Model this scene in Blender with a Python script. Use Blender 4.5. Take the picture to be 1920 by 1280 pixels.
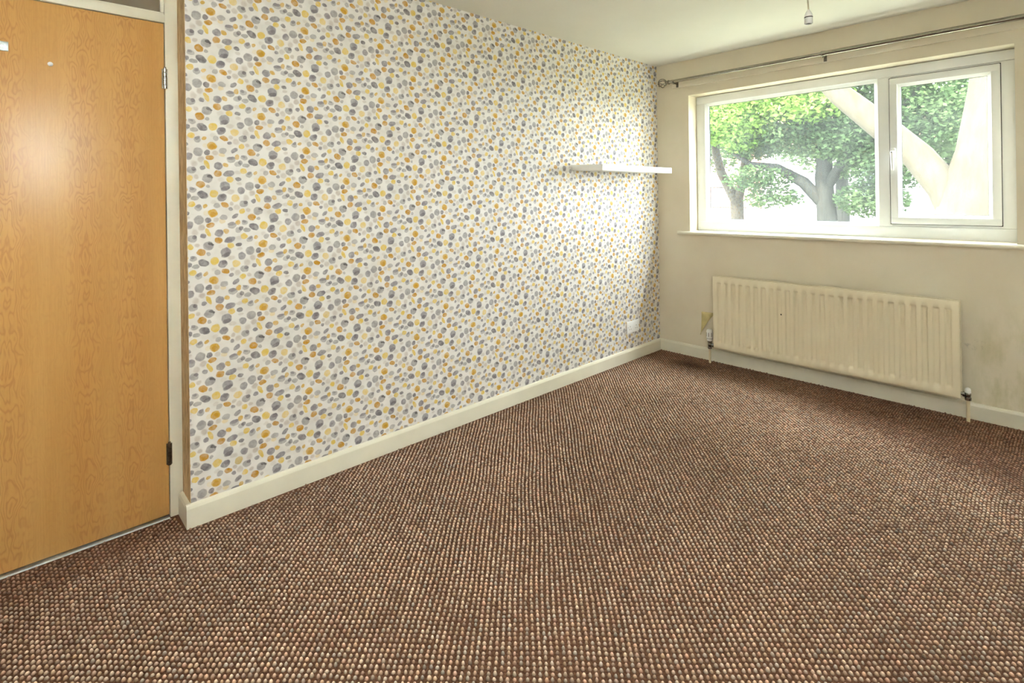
import bpy, bmesh, math, random
import numpy as np
from mathutils import Vector, Matrix

for o in list(bpy.data.objects): bpy.data.objects.remove(o, do_unlink=True)
SC = bpy.context.scene
COL = SC.collection
random.seed(7)

# ------------------------------------------------------------------ camera
CAM = Vector((2.3576, 0.0, 1.25)); YAW, PITCH, ROLL = 0.8171, 0.0013, -0.0133
fw = Vector((-math.sin(YAW)*math.cos(PITCH), math.cos(YAW)*math.cos(PITCH), math.sin(PITCH)))
rt = Vector((math.cos(YAW), math.sin(YAW), 0)); up = rt.cross(fw)
rt, up = math.cos(ROLL)*rt + math.sin(ROLL)*up, -math.sin(ROLL)*rt + math.cos(ROLL)*up
cd = bpy.data.cameras.new('camera'); cam = bpy.data.objects.new('camera', cd); COL.objects.link(cam)
cam.matrix_world = Matrix(((rt.x, up.x, -fw.x, CAM.x), (rt.y, up.y, -fw.y, CAM.y), (rt.z, up.z, -fw.z, CAM.z), (0, 0, 0, 1)))
cd.sensor_fit = 'HORIZONTAL'; cd.sensor_width = 36; cd.lens = 999.8/1920*36
cd.shift_x = 0; cd.shift_y = -(640-368.5)/1920
cd.clip_start = 0.02; cd.clip_end = 300
SC.camera = cam

# ------------------------------------------------------------------ world, sun, lights, exposure
w = bpy.data.worlds.new('overcast_sky'); SC.world = w; w.use_nodes = True
bg = w.node_tree.nodes['Background']
bg.inputs['Color'].default_value = (0.85, 0.94, 1.0, 1); bg.inputs['Strength'].default_value = 27.0
sun_d = bpy.data.lights.new('sun', 'SUN'); sun_d.energy = 26.0; sun_d.angle = math.radians(3); sun_d.color = (1, 0.95, 0.86)
sun = bpy.data.objects.new('sun', sun_d); COL.objects.link(sun)
sun.rotation_euler = Vector((0.25, 0.75, -0.85)).to_track_quat('-Z', 'Y').to_euler()
# photographer's flash, bounced off the ceiling and the right-hand wall beside the camera
fl_d = bpy.data.lights.new('bounce_flash', 'SPOT'); fl_d.energy = 760; fl_d.spot_size = math.radians(85); fl_d.spot_blend = 1.0
fl_d.shadow_soft_size = 0.06; fl_d.color = (0.78, 0.90, 1.0)
fl = bpy.data.objects.new('bounce_flash', fl_d); COL.objects.link(fl); fl.location = (2.36, 0.0, 1.50)
fl.rotation_euler = (Vector((2.72, 0.25, 2.30)) - Vector(fl.location)).to_track_quat('-Z', 'Y').to_euler()
# unseen fill light added to brighten the hallway behind the fanlight
hl_d = bpy.data.lights.new('hall_fill', 'POINT'); hl_d.energy = 4.5; hl_d.shadow_soft_size = 0.06; hl_d.color = (1.0, 0.9, 0.75)
hl = bpy.data.objects.new('hall_fill', hl_d); COL.objects.link(hl); hl.location = (-0.75, 1.5, 1.85)
# sampling portal in the window opening
po_d = bpy.data.lights.new('window_portal', 'AREA'); po_d.shape = 'RECTANGLE'; po_d.size = 1.85; po_d.size_y = 1.05
po_d.cycles.is_portal = True
po = bpy.data.objects.new('window_portal', po_d); COL.objects.link(po); po.location = (1.2035, 4.10, 1.5)
po.rotation_euler = Vector((0, -1, 0)).to_track_quat('-Z', 'Z').to_euler()
SC.view_settings.view_transform = 'Standard'; SC.view_settings.look = 'None'
SC.view_settings.gamma = 1.0; SC.view_settings.use_curve_mapping = False
SC.view_settings.exposure = 0.62
SC.cycles.sample_clamp_indirect = 0.0; SC.cycles.max_bounces = 10; SC.cycles.diffuse_bounces = 6; SC.cycles.transparent_max_bounces = 16

# ------------------------------------------------------------------ helpers
def srgb(r, g, b):
    f = lambda c: (c/255/12.92) if c <= 10 else ((c/255+0.055)/1.055)**2.4
    return (f(r), f(g), f(b), 1)

class NT:
    """small node-graph writer"""
    def __init__(self, name):
        self.m = bpy.data.materials.new(name); self.m.use_nodes = True
        self.t = self.m.node_tree; self.n = self.t.nodes; self.l = self.t.links
        self.b = self.n['Principled BSDF']; self.out = self.n['Material Output']
    def put(self, sock, v):
        if isinstance(v, bpy.types.NodeSocket): self.l.new(v, sock)
        elif v is not None: sock.default_value = v
    def node(self, typ, **kw):
        n = self.n.new(typ)
        for k, v in kw.items(): setattr(n, k, v)
        return n
    def math(self, op, a, b=None, c=None, clamp=False):
        n = self.node('ShaderNodeMath', operation=op, use_clamp=clamp)
        for s, v in zip(n.inputs, (a, b, c)): self.put(s, v)
        return n.outputs[0]
    def vmath(self, op, a, b=None, c=None):
        n = self.node('ShaderNodeVectorMath', operation=op)
        for s, v in zip(n.inputs, (a, b, c)): self.put(s, v)
        return n.outputs['Value'] if op in ('LENGTH', 'DOT_PRODUCT', 'DISTANCE') else n.outputs[0]
    def mix(self, f, a, b, blend='MIX'):
        n = self.node('ShaderNodeMix', data_type='RGBA', blend_type=blend)
        self.put(n.inputs['Factor'], f); self.put(n.inputs[6], a); self.put(n.inputs[7], b)
        return n.outputs[2]
    def noise(self, vec, scale=5, detail=2, rough=0.5, dist=0.0):
        n = self.node('ShaderNodeTexNoise'); self.put(n.inputs['Vector'], vec)
        n.inputs['Scale'].default_value = scale; n.inputs['Detail'].default_value = detail
        n.inputs['Roughness'].default_value = rough; n.inputs['Distortion'].default_value = dist
        return n.outputs['Fac']
    def rng(self, v, a, b, c=0.0, d=1.0, smooth=False):
        n = self.node('ShaderNodeMapRange'); n.clamp = True
        if smooth: n.interpolation_type = 'SMOOTHSTEP'
        for s, x in zip(n.inputs, (v, a, b, c, d)): self.put(s, x)
        return n.outputs[0]
    def pos(self):
        return self.node('ShaderNodeNewGeometry').outputs['Position']
    def xyz(self, v):
        n = self.node('ShaderNodeSeparateXYZ'); self.put(n.inputs[0], v); return n.outputs
    def comb(self, x, y, z):
        n = self.node('ShaderNodeCombineXYZ')
        for s, v in zip(n.inputs, (x, y, z)): self.put(s, v)
        return n.outputs[0]
    def bump(self, h, strength=0.3, dist=0.01):
        n = self.node('ShaderNodeBump'); self.put(n.inputs['Height'], h)
        n.inputs['Strength'].default_value = strength; n.inputs['Distance'].default_value = dist
        self.l.new(n.outputs[0], self.b.inputs['Normal'])
    def set(self, **kw):
        names = dict(color='Base Color', rough='Roughness', metal='Metallic', spec='Specular IOR Level', coat='Coat Weight')
        for k, v in kw.items(): self.put(self.b.inputs[names[k]], v)
        return self

def paint(name, col, rough=0.55, var=0.06, scale=6, bump=0.0, bscale=120, spec=0.4):
    m = NT(name); p = m.pos()
    n = m.rng(m.noise(p, scale, 4), 0.3, 0.7)
    c2 = tuple(x*(1-var*2) for x in col[:3]) + (1,)
    m.set(color=m.mix(n, col, c2), rough=rough, spec=spec)
    if bump: m.bump(m.noise(p, bscale, 3), bump, 0.003)
    return m.m

def metal(name, col, rough=0.25, var=0.3):
    m = NT(name); p = m.pos()
    n = m.noise(p, 90, 3)
    m.set(color=m.mix(m.rng(n, 0.35, 0.75), col, tuple(x*(1-var) for x in col[:3])+(1,)), rough=m.rng(n, 0, 1, rough*0.7, rough*1.4), metal=1.0)
    return m.m

class MB:
    """collects pieces into one mesh"""
    def __init__(self): self.bm = bmesh.new()
    def box(self, x0, x1, y0, y1, z0, z1, bev=0.0, seg=2):
        r = bmesh.ops.create_cube(self.bm, size=1.0)
        vs = r['verts']
        for v in vs:
            v.co = Vector(((x0+x1)/2+v.co.x*(x1-x0), (y0+y1)/2+v.co.y*(y1-y0), (z0+z1)/2+v.co.z*(z1-z0)))
        if bev:
            es = list({e for v in vs for e in v.link_edges})
            bmesh.ops.bevel(self.bm, geom=es, offset=bev, segments=seg, affect='EDGES', profile=0.5)
        return self
    def prism(self, pts, axis, a, b):
        """extrude a closed 2-d outline along an axis ('x','y','z')"""
        def P(p, t):
            return {'x': (t, p[0], p[1]), 'y': (p[0], t, p[1]), 'z': (p[0], p[1], t)}[axis]
        A = [self.bm.verts.new(P(p, a)) for p in pts]; B = [self.bm.verts.new(P(p, b)) for p in pts]
        n = len(pts)
        self.bm.faces.new(A); self.bm.faces.new(B[::-1])
        for i in range(n): self.bm.faces.new((A[i], B[i], B[(i+1) % n], A[(i+1) % n]))
        return self
    def tube(self, pts, rad, seg=12, cap=True):
        pts = [Vector(p) for p in pts]; n = len(pts)
        rad = rad if isinstance(rad, (list, tuple)) else [rad]*n
        rings = []; ref = None
        for i, p in enumerate(pts):
            t = (pts[min(i+1, n-1)]-pts[max(i-1, 0)]).normalized()
            if ref is None:
                ref = Vector((0, 0, 1)) if abs(t.z) < 0.9 else Vector((1, 0, 0))
            a = (ref - t*ref.dot(t)).normalized(); b = t.cross(a); ref = a
            rings.append([self.bm.verts.new(p + rad[i]*(math.cos(k*2*math.pi/seg)*a + math.sin(k*2*math.pi/seg)*b)) for k in range(seg)])
        for i in range(n-1):
            for k in range(seg):
                self.bm.faces.new((rings[i][k], rings[i][(k+1) % seg], rings[i+1][(k+1) % seg], rings[i+1][k]))
        if cap:
            self.bm.faces.new(rings[0][::-1]); self.bm.faces.new(rings[-1])
        return self
    def lathe(self, prof, origin=(0, 0, 0), axis='z', seg=24):
        """prof = [(radius, height)...] from one end to the other, ends closed when radius is 0"""
        o = Vector(origin)
        def P(r, h, k):
            c, s = r*math.cos(k*2*math.pi/seg), r*math.sin(k*2*math.pi/seg)
            return o + Vector({'z': (c, s, h), 'x': (h, c, s), 'y': (s, h, c)}[axis])
        rings = []
        for r, h in prof:
            rings.append([self.bm.verts.new(P(0, h, 0))] if r < 1e-6 else [self.bm.verts.new(P(r, h, k)) for k in range(seg)])
        for A, B in zip(rings, rings[1:]):
            for k in range(seg):
                j = (k+1) % seg
                q = [A[0] if len(A) == 1 else A[k], A[0] if len(A) == 1 else A[j], B[0] if len(B) == 1 else B[j], B[0] if len(B) == 1 else B[k]]
                f = []
                for v in q:
                    if v not in f: f.append(v)
                if len(f) > 2: self.bm.faces.new(f)
        for R in (rings[0], rings[-1]):
            if len(R) > 2:
                try: self.bm.faces.new(R)
                except ValueError: pass
        return self
    def build(self, name, mat, parent=None, smooth=None):
        bmesh.ops.recalc_face_normals(self.bm, faces=self.bm.faces[:])
        me = bpy.data.meshes.new(name); self.bm.to_mesh(me); self.bm.free()
        return link(name, me, mat, parent, smooth)

def link(name, me, mat, parent=None, smooth=None):
    o = bpy.data.objects.new(name, me); COL.objects.link(o)
    if mat: me.materials.append(mat)
    if smooth is not None:
        me.polygons.foreach_set('use_smooth', [True]*len(me.polygons))
        try: me.set_sharp_from_angle(angle=math.radians(smooth))
        except Exception: pass
    if parent: o.parent = parent
    return o

def empty(name, label, cat, kind=None, group=None):
    o = bpy.data.objects.new(name, None); COL.objects.link(o); o.empty_display_size = 0.05
    return tag(o, label, cat, kind, group)

def tag(o, label, cat, kind=None, group=None):
    o['label'] = label; o['category'] = cat
    if kind: o['kind'] = kind
    if group: o['group'] = group
    return o

def box(name, mat, parent, *a, bev=0.0, seg=2):
    return MB().box(*a, bev=bev, seg=seg).build(name, mat, parent, 40 if bev else None)

# ------------------------------------------------------------------ dimensions (metres)
L, H, W, YB = 3.8486, 2.2992, 2.78, -0.95      # window wall, ceiling, right wall, back wall
YE, XD = 0.4937, -0.126                         # end of papered wall, face of the door
WX0, WX1, WZ0, WZ1 = 0.278, 2.129, 0.966, 2.024  # window opening
YF = L + 0.12                                   # room face of the window frame

# ------------------------------------------------------------------ materials of the setting
M = {}
def wallpaper():
    m = NT('pebble_wallpaper'); p = m.pos(); X = m.xyz(p)
    u = m.math('ADD', X[1], X[0]); v = X[2]
    uv0 = m.comb(u, v, 0.0)
    nz = m.node('ShaderNodeTexNoise'); m.put(nz.inputs['Vector'], uv0); nz.inputs['Scale'].default_value = 55; nz.inputs['Detail'].default_value = 1
    off = m.vmath('SCALE', m.vmath('SUBTRACT', nz.outputs['Color'], (0.5, 0.5, 0.5)), None); off.node.inputs['Scale'].default_value = 0.008
    uv = m.vmath('ADD', uv0, off)
    # lattice: (0.188,-0.134) and (0,-0.267)
    B = np.array([[0.188, 0.0], [-0.134, -0.267]]); Bi = np.linalg.inv(B)
    S = m.xyz(uv)
    lat = m.comb(m.math('MULTIPLY', S[0], float(Bi[0, 0])),
                 m.math('ADD', m.math('MULTIPLY', S[0], float(Bi[1, 0])), m.math('MULTIPLY', S[1], float(Bi[1, 1]))), 0.0)
    wash = m.noise(uv0, 48, 3, 0.6)
    wash2 = m.noise(uv0, 16, 2, 0.5)
    base = m.mix(m.rng(wash2, 0.35, 0.7), srgb(228, 223, 218), srgb(215, 209, 203))
    # (x, y, half width, half height, clockwise tilt, colour, strength) of each printed pebble in one repeat
    c = dict(O=srgb(194, 140, 34), Y=srgb(206, 160, 50), y=srgb(220, 188, 92), G=srgb(106, 98, 102), g=srgb(132, 124, 129),
             l=srgb(158, 151, 150), p=srgb(188, 174, 164), D=srgb(84, 78, 80))
    peb = [(985,135,60,35,0,'p',.6),(810,310,80,50,0,'p',.6),(825,550,48,42,0,'p',.8),(930,630,68,62,0,'p',.7),(515,885,62,48,0,'p',.7),
           (640,915,58,42,0,'y',.5),(235,1025,66,64,30,'p',.9),(150,20,50,44,0,'p',.8),(470,520,60,42,0,'p',.4),(1120,430,60,72,0,'p',.45),
           (960,1100,66,52,0,'l',.7),(620,60,70,50,0,'p',.35),(960,1270,80,40,0,'p',.5),(330,740,60,50,0,'y',.25),(120,1130,60,60,0,'p',.4),
           (225,165,86,68,22,'O',1),(360,42,96,86,0,'l',1),(395,0,48,26,10,'D',.85),(445,25,24,20,0,'D',.85),(365,205,38,36,0,'l',.8),
           (700,190,100,92,20,'g',.9),(700,245,88,46,-18,'G',.7),(1025,285,74,72,0,'g',.9),(1200,190,90,86,20,'l',1),(265,375,104,68,28,'G',.95),
           (475,355,84,78,0,'y',1),(115,440,74,42,0,'l',.9),(640,430,92,72,-30,'g',.95),(665,400,55,42,-20,'G',.6),(905,440,80,74,0,'y',.8),
           (1075,1235,68,56,0,'y',1),(175,635,66,60,-30,'l',.8),(180,600,52,32,-40,'g',.8),(305,600,48,34,-35,'Y',.9),(530,590,58,54,0,'l',.75),
           (690,580,80,48,22,'O',1),(805,665,44,38,0,'g',.9),(1075,560,86,68,10,'l',.9),(1115,530,42,36,0,'G',.8),(1040,720,58,54,0,'y',1),
           (455,745,92,80,20,'Y',1),(455,765,60,48,10,'O',.7),(355,880,54,54,30,'G',.9),(660,835,80,56,0,'l',.8),(895,815,78,42,-38,'g',.95),
           (405,985,80,50,-8,'O',1),(830,1005,88,64,0,'l',.8),(825,975,84,34,-5,'g',.8),(950,945,46,52,20,'Y',.9),(1095,955,68,50,0,'l',.75),
           (1075,925,45,26,20,'g',.7),(1015,1070,46,44,0,'G',.8),(355,1130,42,92,-26,'y',1),(265,1195,52,44,0,'g',.9),(570,1152,84,74,0,'g',.95),
           (712,1122,58,44,28,'Y',.9),(560,1303,76,62,0,'O',.95),(779,1300,106,60,-14,'g',.95),(800,55,70,56,0,'y',1),(965,45,60,40,10,'G',.9)]
    col = base
    for (x, y, a, b, ang, k, s) in peb:
        px, py = 355+x/10.667, 330+y/10.667
        wy = 0.540 + (px-376)*0.00197; wz = 1.318 - (py-345)*0.00209 - (px-376)*0.00002
        cen = Bi @ np.array([wy, wz])
        a, b = a*0.000200, b*0.000212; th = -math.radians(ang)
        E = np.diag([1/a, 1/b]) @ np.array([[math.cos(th), math.sin(th)], [-math.sin(th), math.cos(th)]])
        U, sg, Vt = np.linalg.svd(E @ B)
        if np.linalg.det(Vt) < 0: Vt[1] *= -1
        phi = math.atan2(Vt[0, 1], Vt[0, 0])
        wr = m.vmath('WRAP', lat, (cen[0]+.5, cen[1]+.5, 1.0), (cen[0]-.5, cen[1]-.5, -1.0))
        mp = m.node('ShaderNodeMapping', vector_type='TEXTURE'); m.put(mp.inputs['Vector'], wr)
        mp.inputs['Location'].default_value = (cen[0], cen[1], 0); mp.inputs['Rotation'].default_value = (0, 0, phi)
        mp.inputs['Scale'].default_value = (1/sg[0], 1/sg[1], 1)
        d = m.vmath('LENGTH', mp.outputs[0])
        soft = 0.45 if k == 'p' else 0.16
        f = m.rng(d, 1.0+soft*0.4, 1.0-soft, 0.0, s, True)
        col = m.mix(m.math('MULTIPLY', f, m.rng(wash, 0.34, 0.62, 0.68, 1.0)), col, c[k])
    m.set(color=col, rough=0.6, spec=0.25)
    m.bump(m.noise(uv0, 300, 2), 0.08, 0.002)
    return m.m
M['paper'] = wallpaper()

def return_paper():
    m = NT('tan_streaked_paper'); X = m.xyz(m.pos())
    v = m.comb(m.math('MULTIPLY', X[0], 90), m.math('MULTIPLY', X[1], 90), m.math('MULTIPLY', X[2], 14))
    n = m.rng(m.noise(v, 1.0, 4, 0.7), 0.35, 0.68)
    m.set(color=m.mix(n, srgb(222, 194, 150), srgb(150, 118, 80)), rough=0.7)
    return m.m
M['tan'] = return_paper()

def wall_paint(name, mould=False, c1=srgb(222, 209, 184), c2=srgb(214, 199, 172)):
    m = NT(name); p = m.pos(); X = m.xyz(p)
    n = m.rng(m.noise(p, 2.2, 4), 0.35, 0.7)
    col = m.mix(n, c1, c2)
    if mould:      # greenish damp stains and scuffs low on the wall beside the radiator
        area = m.math('MULTIPLY', m.rng(X[0], 1.86, 2.06, 0, 1, True), m.rng(X[2], 0.85, 0.2, 0, 1, True))
        st = m.rng(m.noise(m.comb(m.math('MULTIPLY', X[0], 9), 0.0, m.math('MULTIPLY', X[2], 3.5)), 1.3, 5, 0.65), 0.42, 0.72)
        col = m.mix(m.math('MULTIPLY', m.math('MULTIPLY', area, st), 0.75), col, srgb(176, 172, 124))
        sc = m.vmath('LENGTH', m.vmath('MULTIPLY', m.vmath('SUBTRACT', p, (1.955, L, 0.405)), (1.0, 0.0, 2.0)))
        sm = m.math('MULTIPLY', m.rng(sc, 0.075, 0.0), m.rng(m.noise(p, 45, 4, 0.7), 0.52, 0.66))
        col = m.mix(m.math('MULTIPLY', sm, 0.45), col, srgb(70, 64, 54))
    m.set(color=col, rough=0.7, spec=0.3)
    m.bump(m.noise(p, 60, 4, 0.6), 0.12, 0.004)
    return m.m
M['far'] = wall_paint('cream_wall_paint', True, srgb(224, 214, 193), srgb(217, 205, 182))
M['wall'] = wall_paint('plain_cream_wall_paint', False, srgb(230, 226, 216), srgb(224, 219, 207))
M['ceil'] = paint('ceiling_paint', srgb(232, 229, 219), 0.8, 0.02, 3, 0.15, 90)
M['gloss'] = paint('cream_gloss_paint', srgb(228, 221, 201), 0.38, 0.035, 7, 0.04, 40)
M['upvc'] = paint('white_plastic', srgb(236, 237, 235), 0.32, 0.02, 8)
M['white'] = paint('white_moulding', srgb(240, 238, 236), 0.35, 0.015, 8)
M['radiator'] = paint('cream_radiator_enamel', srgb(230, 218, 190), 0.42, 0.025, 5)
M['pipe'] = paint('painted_pipe', srgb(224, 208, 172), 0.45, 0.08, 30)
M['chrome'] = metal('tarnished_chrome', (0.45, 0.43, 0.40, 1), 0.22, 0.6)
M['nickel'] = metal('brushed_nickel', (0.36, 0.33, 0.28, 1), 0.16, 0.2)
M['hinge'] = metal('dark_brass_hinge', (0.20, 0.17, 0.13, 1), 0.4, 0.4)
M['steel'] = metal('polished_steel', (0.62, 0.61, 0.58, 1), 0.25, 0.3)
M['plate'] = metal('grey_plate_metal', (0.60, 0.64, 0.64, 1), 0.45, 0.15)
M['gasket'] = paint('black_gasket', srgb(52, 52, 50), 0.7, 0.1, 40)
M['dark'] = paint('dark_plastic', srgb(48, 42, 34), 0.5, 0.1, 40)
M['shelf'] = paint('white_laminate', srgb(240, 239, 236), 0.3, 0.015, 6)
M['flap'] = paint('yellowed_paper', srgb(216, 199, 142), 0.75, 0.1, 25)
M['flex'] = paint('pale_cable', srgb(214, 206, 186), 0.5, 0.06, 20)
M['hall'] = paint('hall_wall_paint', srgb(190, 172, 136), 0.8, 0.05, 3)

def glass():
    m = NT('hazy_window_glass'); m.n.remove(m.b); p = m.pos()
    tr = m.node('ShaderNodeBsdfTransparent'); tr.inputs[0].default_value = (0.97, 0.985, 0.98, 1)
    gl = m.node('ShaderNodeBsdfGlossy'); gl.inputs['Roughness'].default_value = 0.02
    tl = m.node('ShaderNodeBsdfTranslucent'); tl.inputs[0].default_value = (0.9, 0.92, 0.92, 1)
    a = m.node('ShaderNodeMixShader'); a.inputs[0].default_value = 0.04; m.l.new(tr.outputs[0], a.inputs[1]); m.l.new(gl.outputs[0], a.inputs[2])
    b = m.node('ShaderNodeMixShader'); m.l.new(m.rng(m.noise(p, 5, 4, 0.6), 0.3, 0.75, 0.006, 0.016), b.inputs[0])
    m.l.new(a.outputs[0], b.inputs[1]); m.l.new(tl.outputs[0], b.inputs[2]); m.l.new(b.outputs[0], m.out.inputs[0])
    return m.m
M['glass'] = glass()
def clear_glass():
    m = NT('fanlight_glass'); m.n.remove(m.b)
    tr = m.node('ShaderNodeBsdfTransparent'); tr.inputs[0].default_value = (0.93, 0.93, 0.91, 1)
    gl = m.node('ShaderNodeBsdfGlossy'); gl.inputs['Roughness'].default_value = 0.02
    a = m.node('ShaderNodeMixShader'); a.inputs[0].default_value = 0.08; m.l.new(tr.outputs[0], a.inputs[1]); m.l.new(gl.outputs[0], a.inputs[2])
    m.l.new(a.outputs[0], m.out.inputs[0]); return m.m
M['fan'] = clear_glass()

def veneer():
    m = NT('oak_veneer'); p = m.pos(); X = m.xyz(p)
    wob = m.math('MULTIPLY', m.math('SUBTRACT', m.noise(m.comb(0.0, 0.0, X[2]), 5.5, 2), 0.5), 0.05)
    y = m.math('ADD', X[1], wob)
    d = None
    for y0 in (-0.21, -0.015, 0.195, 0.325):       # cathedral figures of the book-matched leaves
        k = m.math('ABSOLUTE', m.math('SUBTRACT', y, y0))
        d = k if d is None else m.math('SMOOTH_MIN', d, k, 0.01)
    fig = m.rng(d, 0.075, 0.008, 0, 1, True)
    arch = m.noise(m.comb(m.math('MULTIPLY', d, 22), 0.0, m.math('MULTIPLY', X[2], 6.5)), 1.0, 2, 0.5)
    ring = m.math('ADD', m.math('MULTIPLY', d, 330), m.math('MULTIPLY', arch, 75))
    lines = m.math('POWER', m.math('ADD', m.math('MULTIPLY', m.math('SINE', ring), 0.5), 0.5), 2.5)
    fine = m.noise(m.comb(m.math('MULTIPLY', X[1], 260), 0.0, m.math('MULTIPLY', X[2], 7)), 1.0, 4, 0.6)
    broad = m.noise(m.comb(m.math('MULTIPLY', X[1], 9), 0.0, m.math('MULTIPLY', X[2], 0.6)), 1.0, 2)
    col = m.mix(m.rng(broad, 0.3, 0.7), srgb(214, 166, 100), srgb(202, 150, 84))
    col = m.mix(m.math('MULTIPLY', m.rng(fine, 0.4, 0.7), 0.16), col, srgb(150, 98, 46))
    col = m.mix(m.math('MULTIPLY', fig, 0.25), col, srgb(214, 158, 92))
    col = m.mix(m.math('MULTIPLY', m.math('MULTIPLY', lines, fig), 0.34), col, srgb(166, 104, 56))
    col = m.mix(m.math('MULTIPLY', lines, 0.06), col, srgb(158, 94, 46))
    m.set(color=col, rough=0.31, spec=0.5); m.bump(fine, 0.03, 0.001)
    return m.m
M['veneer'] = veneer()

# ------------------------------------------------------------------ room shell
floor = tag(box('floor', None, None, XD-0.02, W, YB, L, -0.08, 0.0), 'brown looped-pile carpet covering the whole bedroom floor', 'floor', 'structure')
def carpet_base():
    m = NT('carpet_backing'); p = m.pos()
    m.set(color=m.mix(m.rng(m.noise(p, 160, 3), 0.35, 0.7), srgb(78, 50, 38), srgb(120, 86, 64)), rough=0.95, spec=0.1); return m.m
floor.data.materials.append(carpet_base())

def carpet_loops():
    rng = np.random.default_rng(3)
    P = 0.0233; xs = np.arange(0, int((W-XD)/P)+2); ys = np.arange(0, int((L-YB)/P)+2)
    gx, gy = np.meshgrid(xs, ys, indexing='ij')
    pts = np.concatenate([np.stack([gx, gy], -1).reshape(-1, 2), np.stack([gx+.5, gy+.5], -1).reshape(-1, 2)]).astype(float)*P
    pts[:, 0] += XD; pts[:, 1] += YB
    # gentle waviness of the weave
    pts[:, 0] += 0.004*np.sin(pts[:, 1]*5.3+1)+0.0025*np.sin(pts[:, 1]*17+pts[:, 0]*3)
    pts[:, 1] += 0.004*np.sin(pts[:, 0]*4.1+.5)+0.0025*np.sin(pts[:, 0]*15)
    pts += rng.normal(0, 0.0008, pts.shape)
    keep = (pts[:, 0] < W-0.008) & (pts[:, 1] < L-0.026) & (pts[:, 1] > YB+0.01)
    keep &= ((pts[:, 0] > 0.025) | ((pts[:, 1] < YE-0.03) & (pts[:, 0] > XD+0.024)))
    pts = pts[keep]; n = len(pts)
    K = 6; ang = np.arange(K)*2*np.pi/K
    a = 0.0070*(1+rng.normal(0, .08, n)); b = 0.0061*(1+rng.normal(0, .08, n)); h = 0.0074*(1+rng.normal(0, .18, n)); th = -0.6+rng.normal(0, .25, n)
    V = np.zeros((n, 2*K+1, 3)); C = np.ones((n, 2*K+1, 4))
    for r, (sc, hz) in enumerate(((1.0, 0.0), (0.58, 0.70))):
        ex = a[:, None]*sc*np.cos(ang)[None]; ey = b[:, None]*sc*np.sin(ang)[None]
        V[:, r*K:(r+1)*K, 0] = pts[:, :1]+ex*np.cos(th)[:, None]-ey*np.sin(th)[:, None]
        V[:, r*K:(r+1)*K, 1] = pts[:, 1:]+ex*np.sin(th)[:, None]+ey*np.cos(th)[:, None]
        V[:, r*K:(r+1)*K, 2] = (h*hz)[:, None]-0.0005*(r == 0)
    V[:, 2*K, :2] = pts; V[:, 2*K, 2] = h
    pal = np.array([srgb(*c)[:3] for c in ((240, 214, 188), (244, 220, 196), (230, 198, 168), (236, 198, 172), (222, 190, 170), (220, 206, 190))])
    side = np.array([srgb(*c)[:3] for c in ((120, 84, 58), (112, 78, 56), (134, 96, 66), (130, 74, 50), (104, 84, 70), (96, 62, 46))])
    ci = rng.integers(0, 6, n); si = rng.integers(0, 6, n)
    # tufts pick up slow drifts of yarn tone
    drift = 1.20+0.13*np.sin(pts[:, 0]*6+2*np.sin(pts[:, 1]*3.1))*np.sin(pts[:, 1]*4.7)+0.10*np.sin(pts[:, 0]*23+3*np.sin(pts[:, 1]*7.3))*np.sin(pts[:, 1]*19+2*np.sin(pts[:, 0]*9))+rng.normal(0, .17, n)
    # dark worn stain by the radiator pipe
    ds = np.hypot((pts[:, 0]-0.38)/0.13, (pts[:, 1]-3.62)/0.07); drift *= 1-0.75*np.exp(-ds**2)
    # window-side shade painted into yarn tips; less worn by the door, dirty along skirting
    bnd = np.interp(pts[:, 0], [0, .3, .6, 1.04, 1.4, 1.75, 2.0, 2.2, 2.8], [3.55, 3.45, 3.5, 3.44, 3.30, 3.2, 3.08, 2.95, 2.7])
    shade_wear = 1/(1+np.exp(-(pts[:, 1]-bnd-0.02)/0.06))*0.8 + 0.45*np.exp(-((pts[:, 0]-0.0)/0.4)**2-((pts[:, 1]-0.1)/0.7)**2) + 0.35*np.exp(-(np.maximum(pts[:, 0]-0.02, 0)/0.05)**2)
    shade_wear = np.clip(shade_wear, 0, 0.85)
    pal = pal[ci]*(1-shade_wear[:, None])+np.array(srgb(140, 98, 74)[:3])*shade_wear[:, None]; side = side[si]*(1-0.4*shade_wear[:, None]); ci = si = slice(None)
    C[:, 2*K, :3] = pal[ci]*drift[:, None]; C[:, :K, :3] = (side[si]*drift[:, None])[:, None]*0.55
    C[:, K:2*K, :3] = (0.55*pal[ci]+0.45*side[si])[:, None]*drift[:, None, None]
    F = []; base = (np.arange(n)*(2*K+1))[:, None]
    quads = np.array([[k, (k+1) % K, K+(k+1) % K, K+k] for k in range(K)]); tris = np.array([[K+k, K+(k+1) % K, 2*K] for k in range(K)])
    Q = (base[:, None, :]+quads[None]).reshape(-1); T = (base[:, None, :]+tris[None]).reshape(-1)
    me = bpy.data.meshes.new('carpet_loops'); me.vertices.add(n*(2*K+1)); me.vertices.foreach_set('co', V.reshape(-1))
    me.loops.add(len(Q)+len(T)); me.loops.foreach_set('vertex_index', np.concatenate([Q, T]).astype(np.int32))
    nq, nt = n*K, n*K; me.polygons.add(nq+nt)
    me.polygons.foreach_set('loop_start', np.concatenate([np.arange(nq)*4, nq*4+np.arange(nt)*3]).astype(np.int32))
    me.polygons.foreach_set('use_smooth', np.ones(nq+nt, bool))
    me.update(calc_edges=True); me.validate()
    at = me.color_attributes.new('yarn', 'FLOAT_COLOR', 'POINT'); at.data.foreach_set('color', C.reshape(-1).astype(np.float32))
    m = NT('carpet_yarn'); v = m.node('ShaderNodeVertexColor', layer_name='yarn'); nz = m.noise(m.pos(), 700, 2, 0.6)
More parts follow.
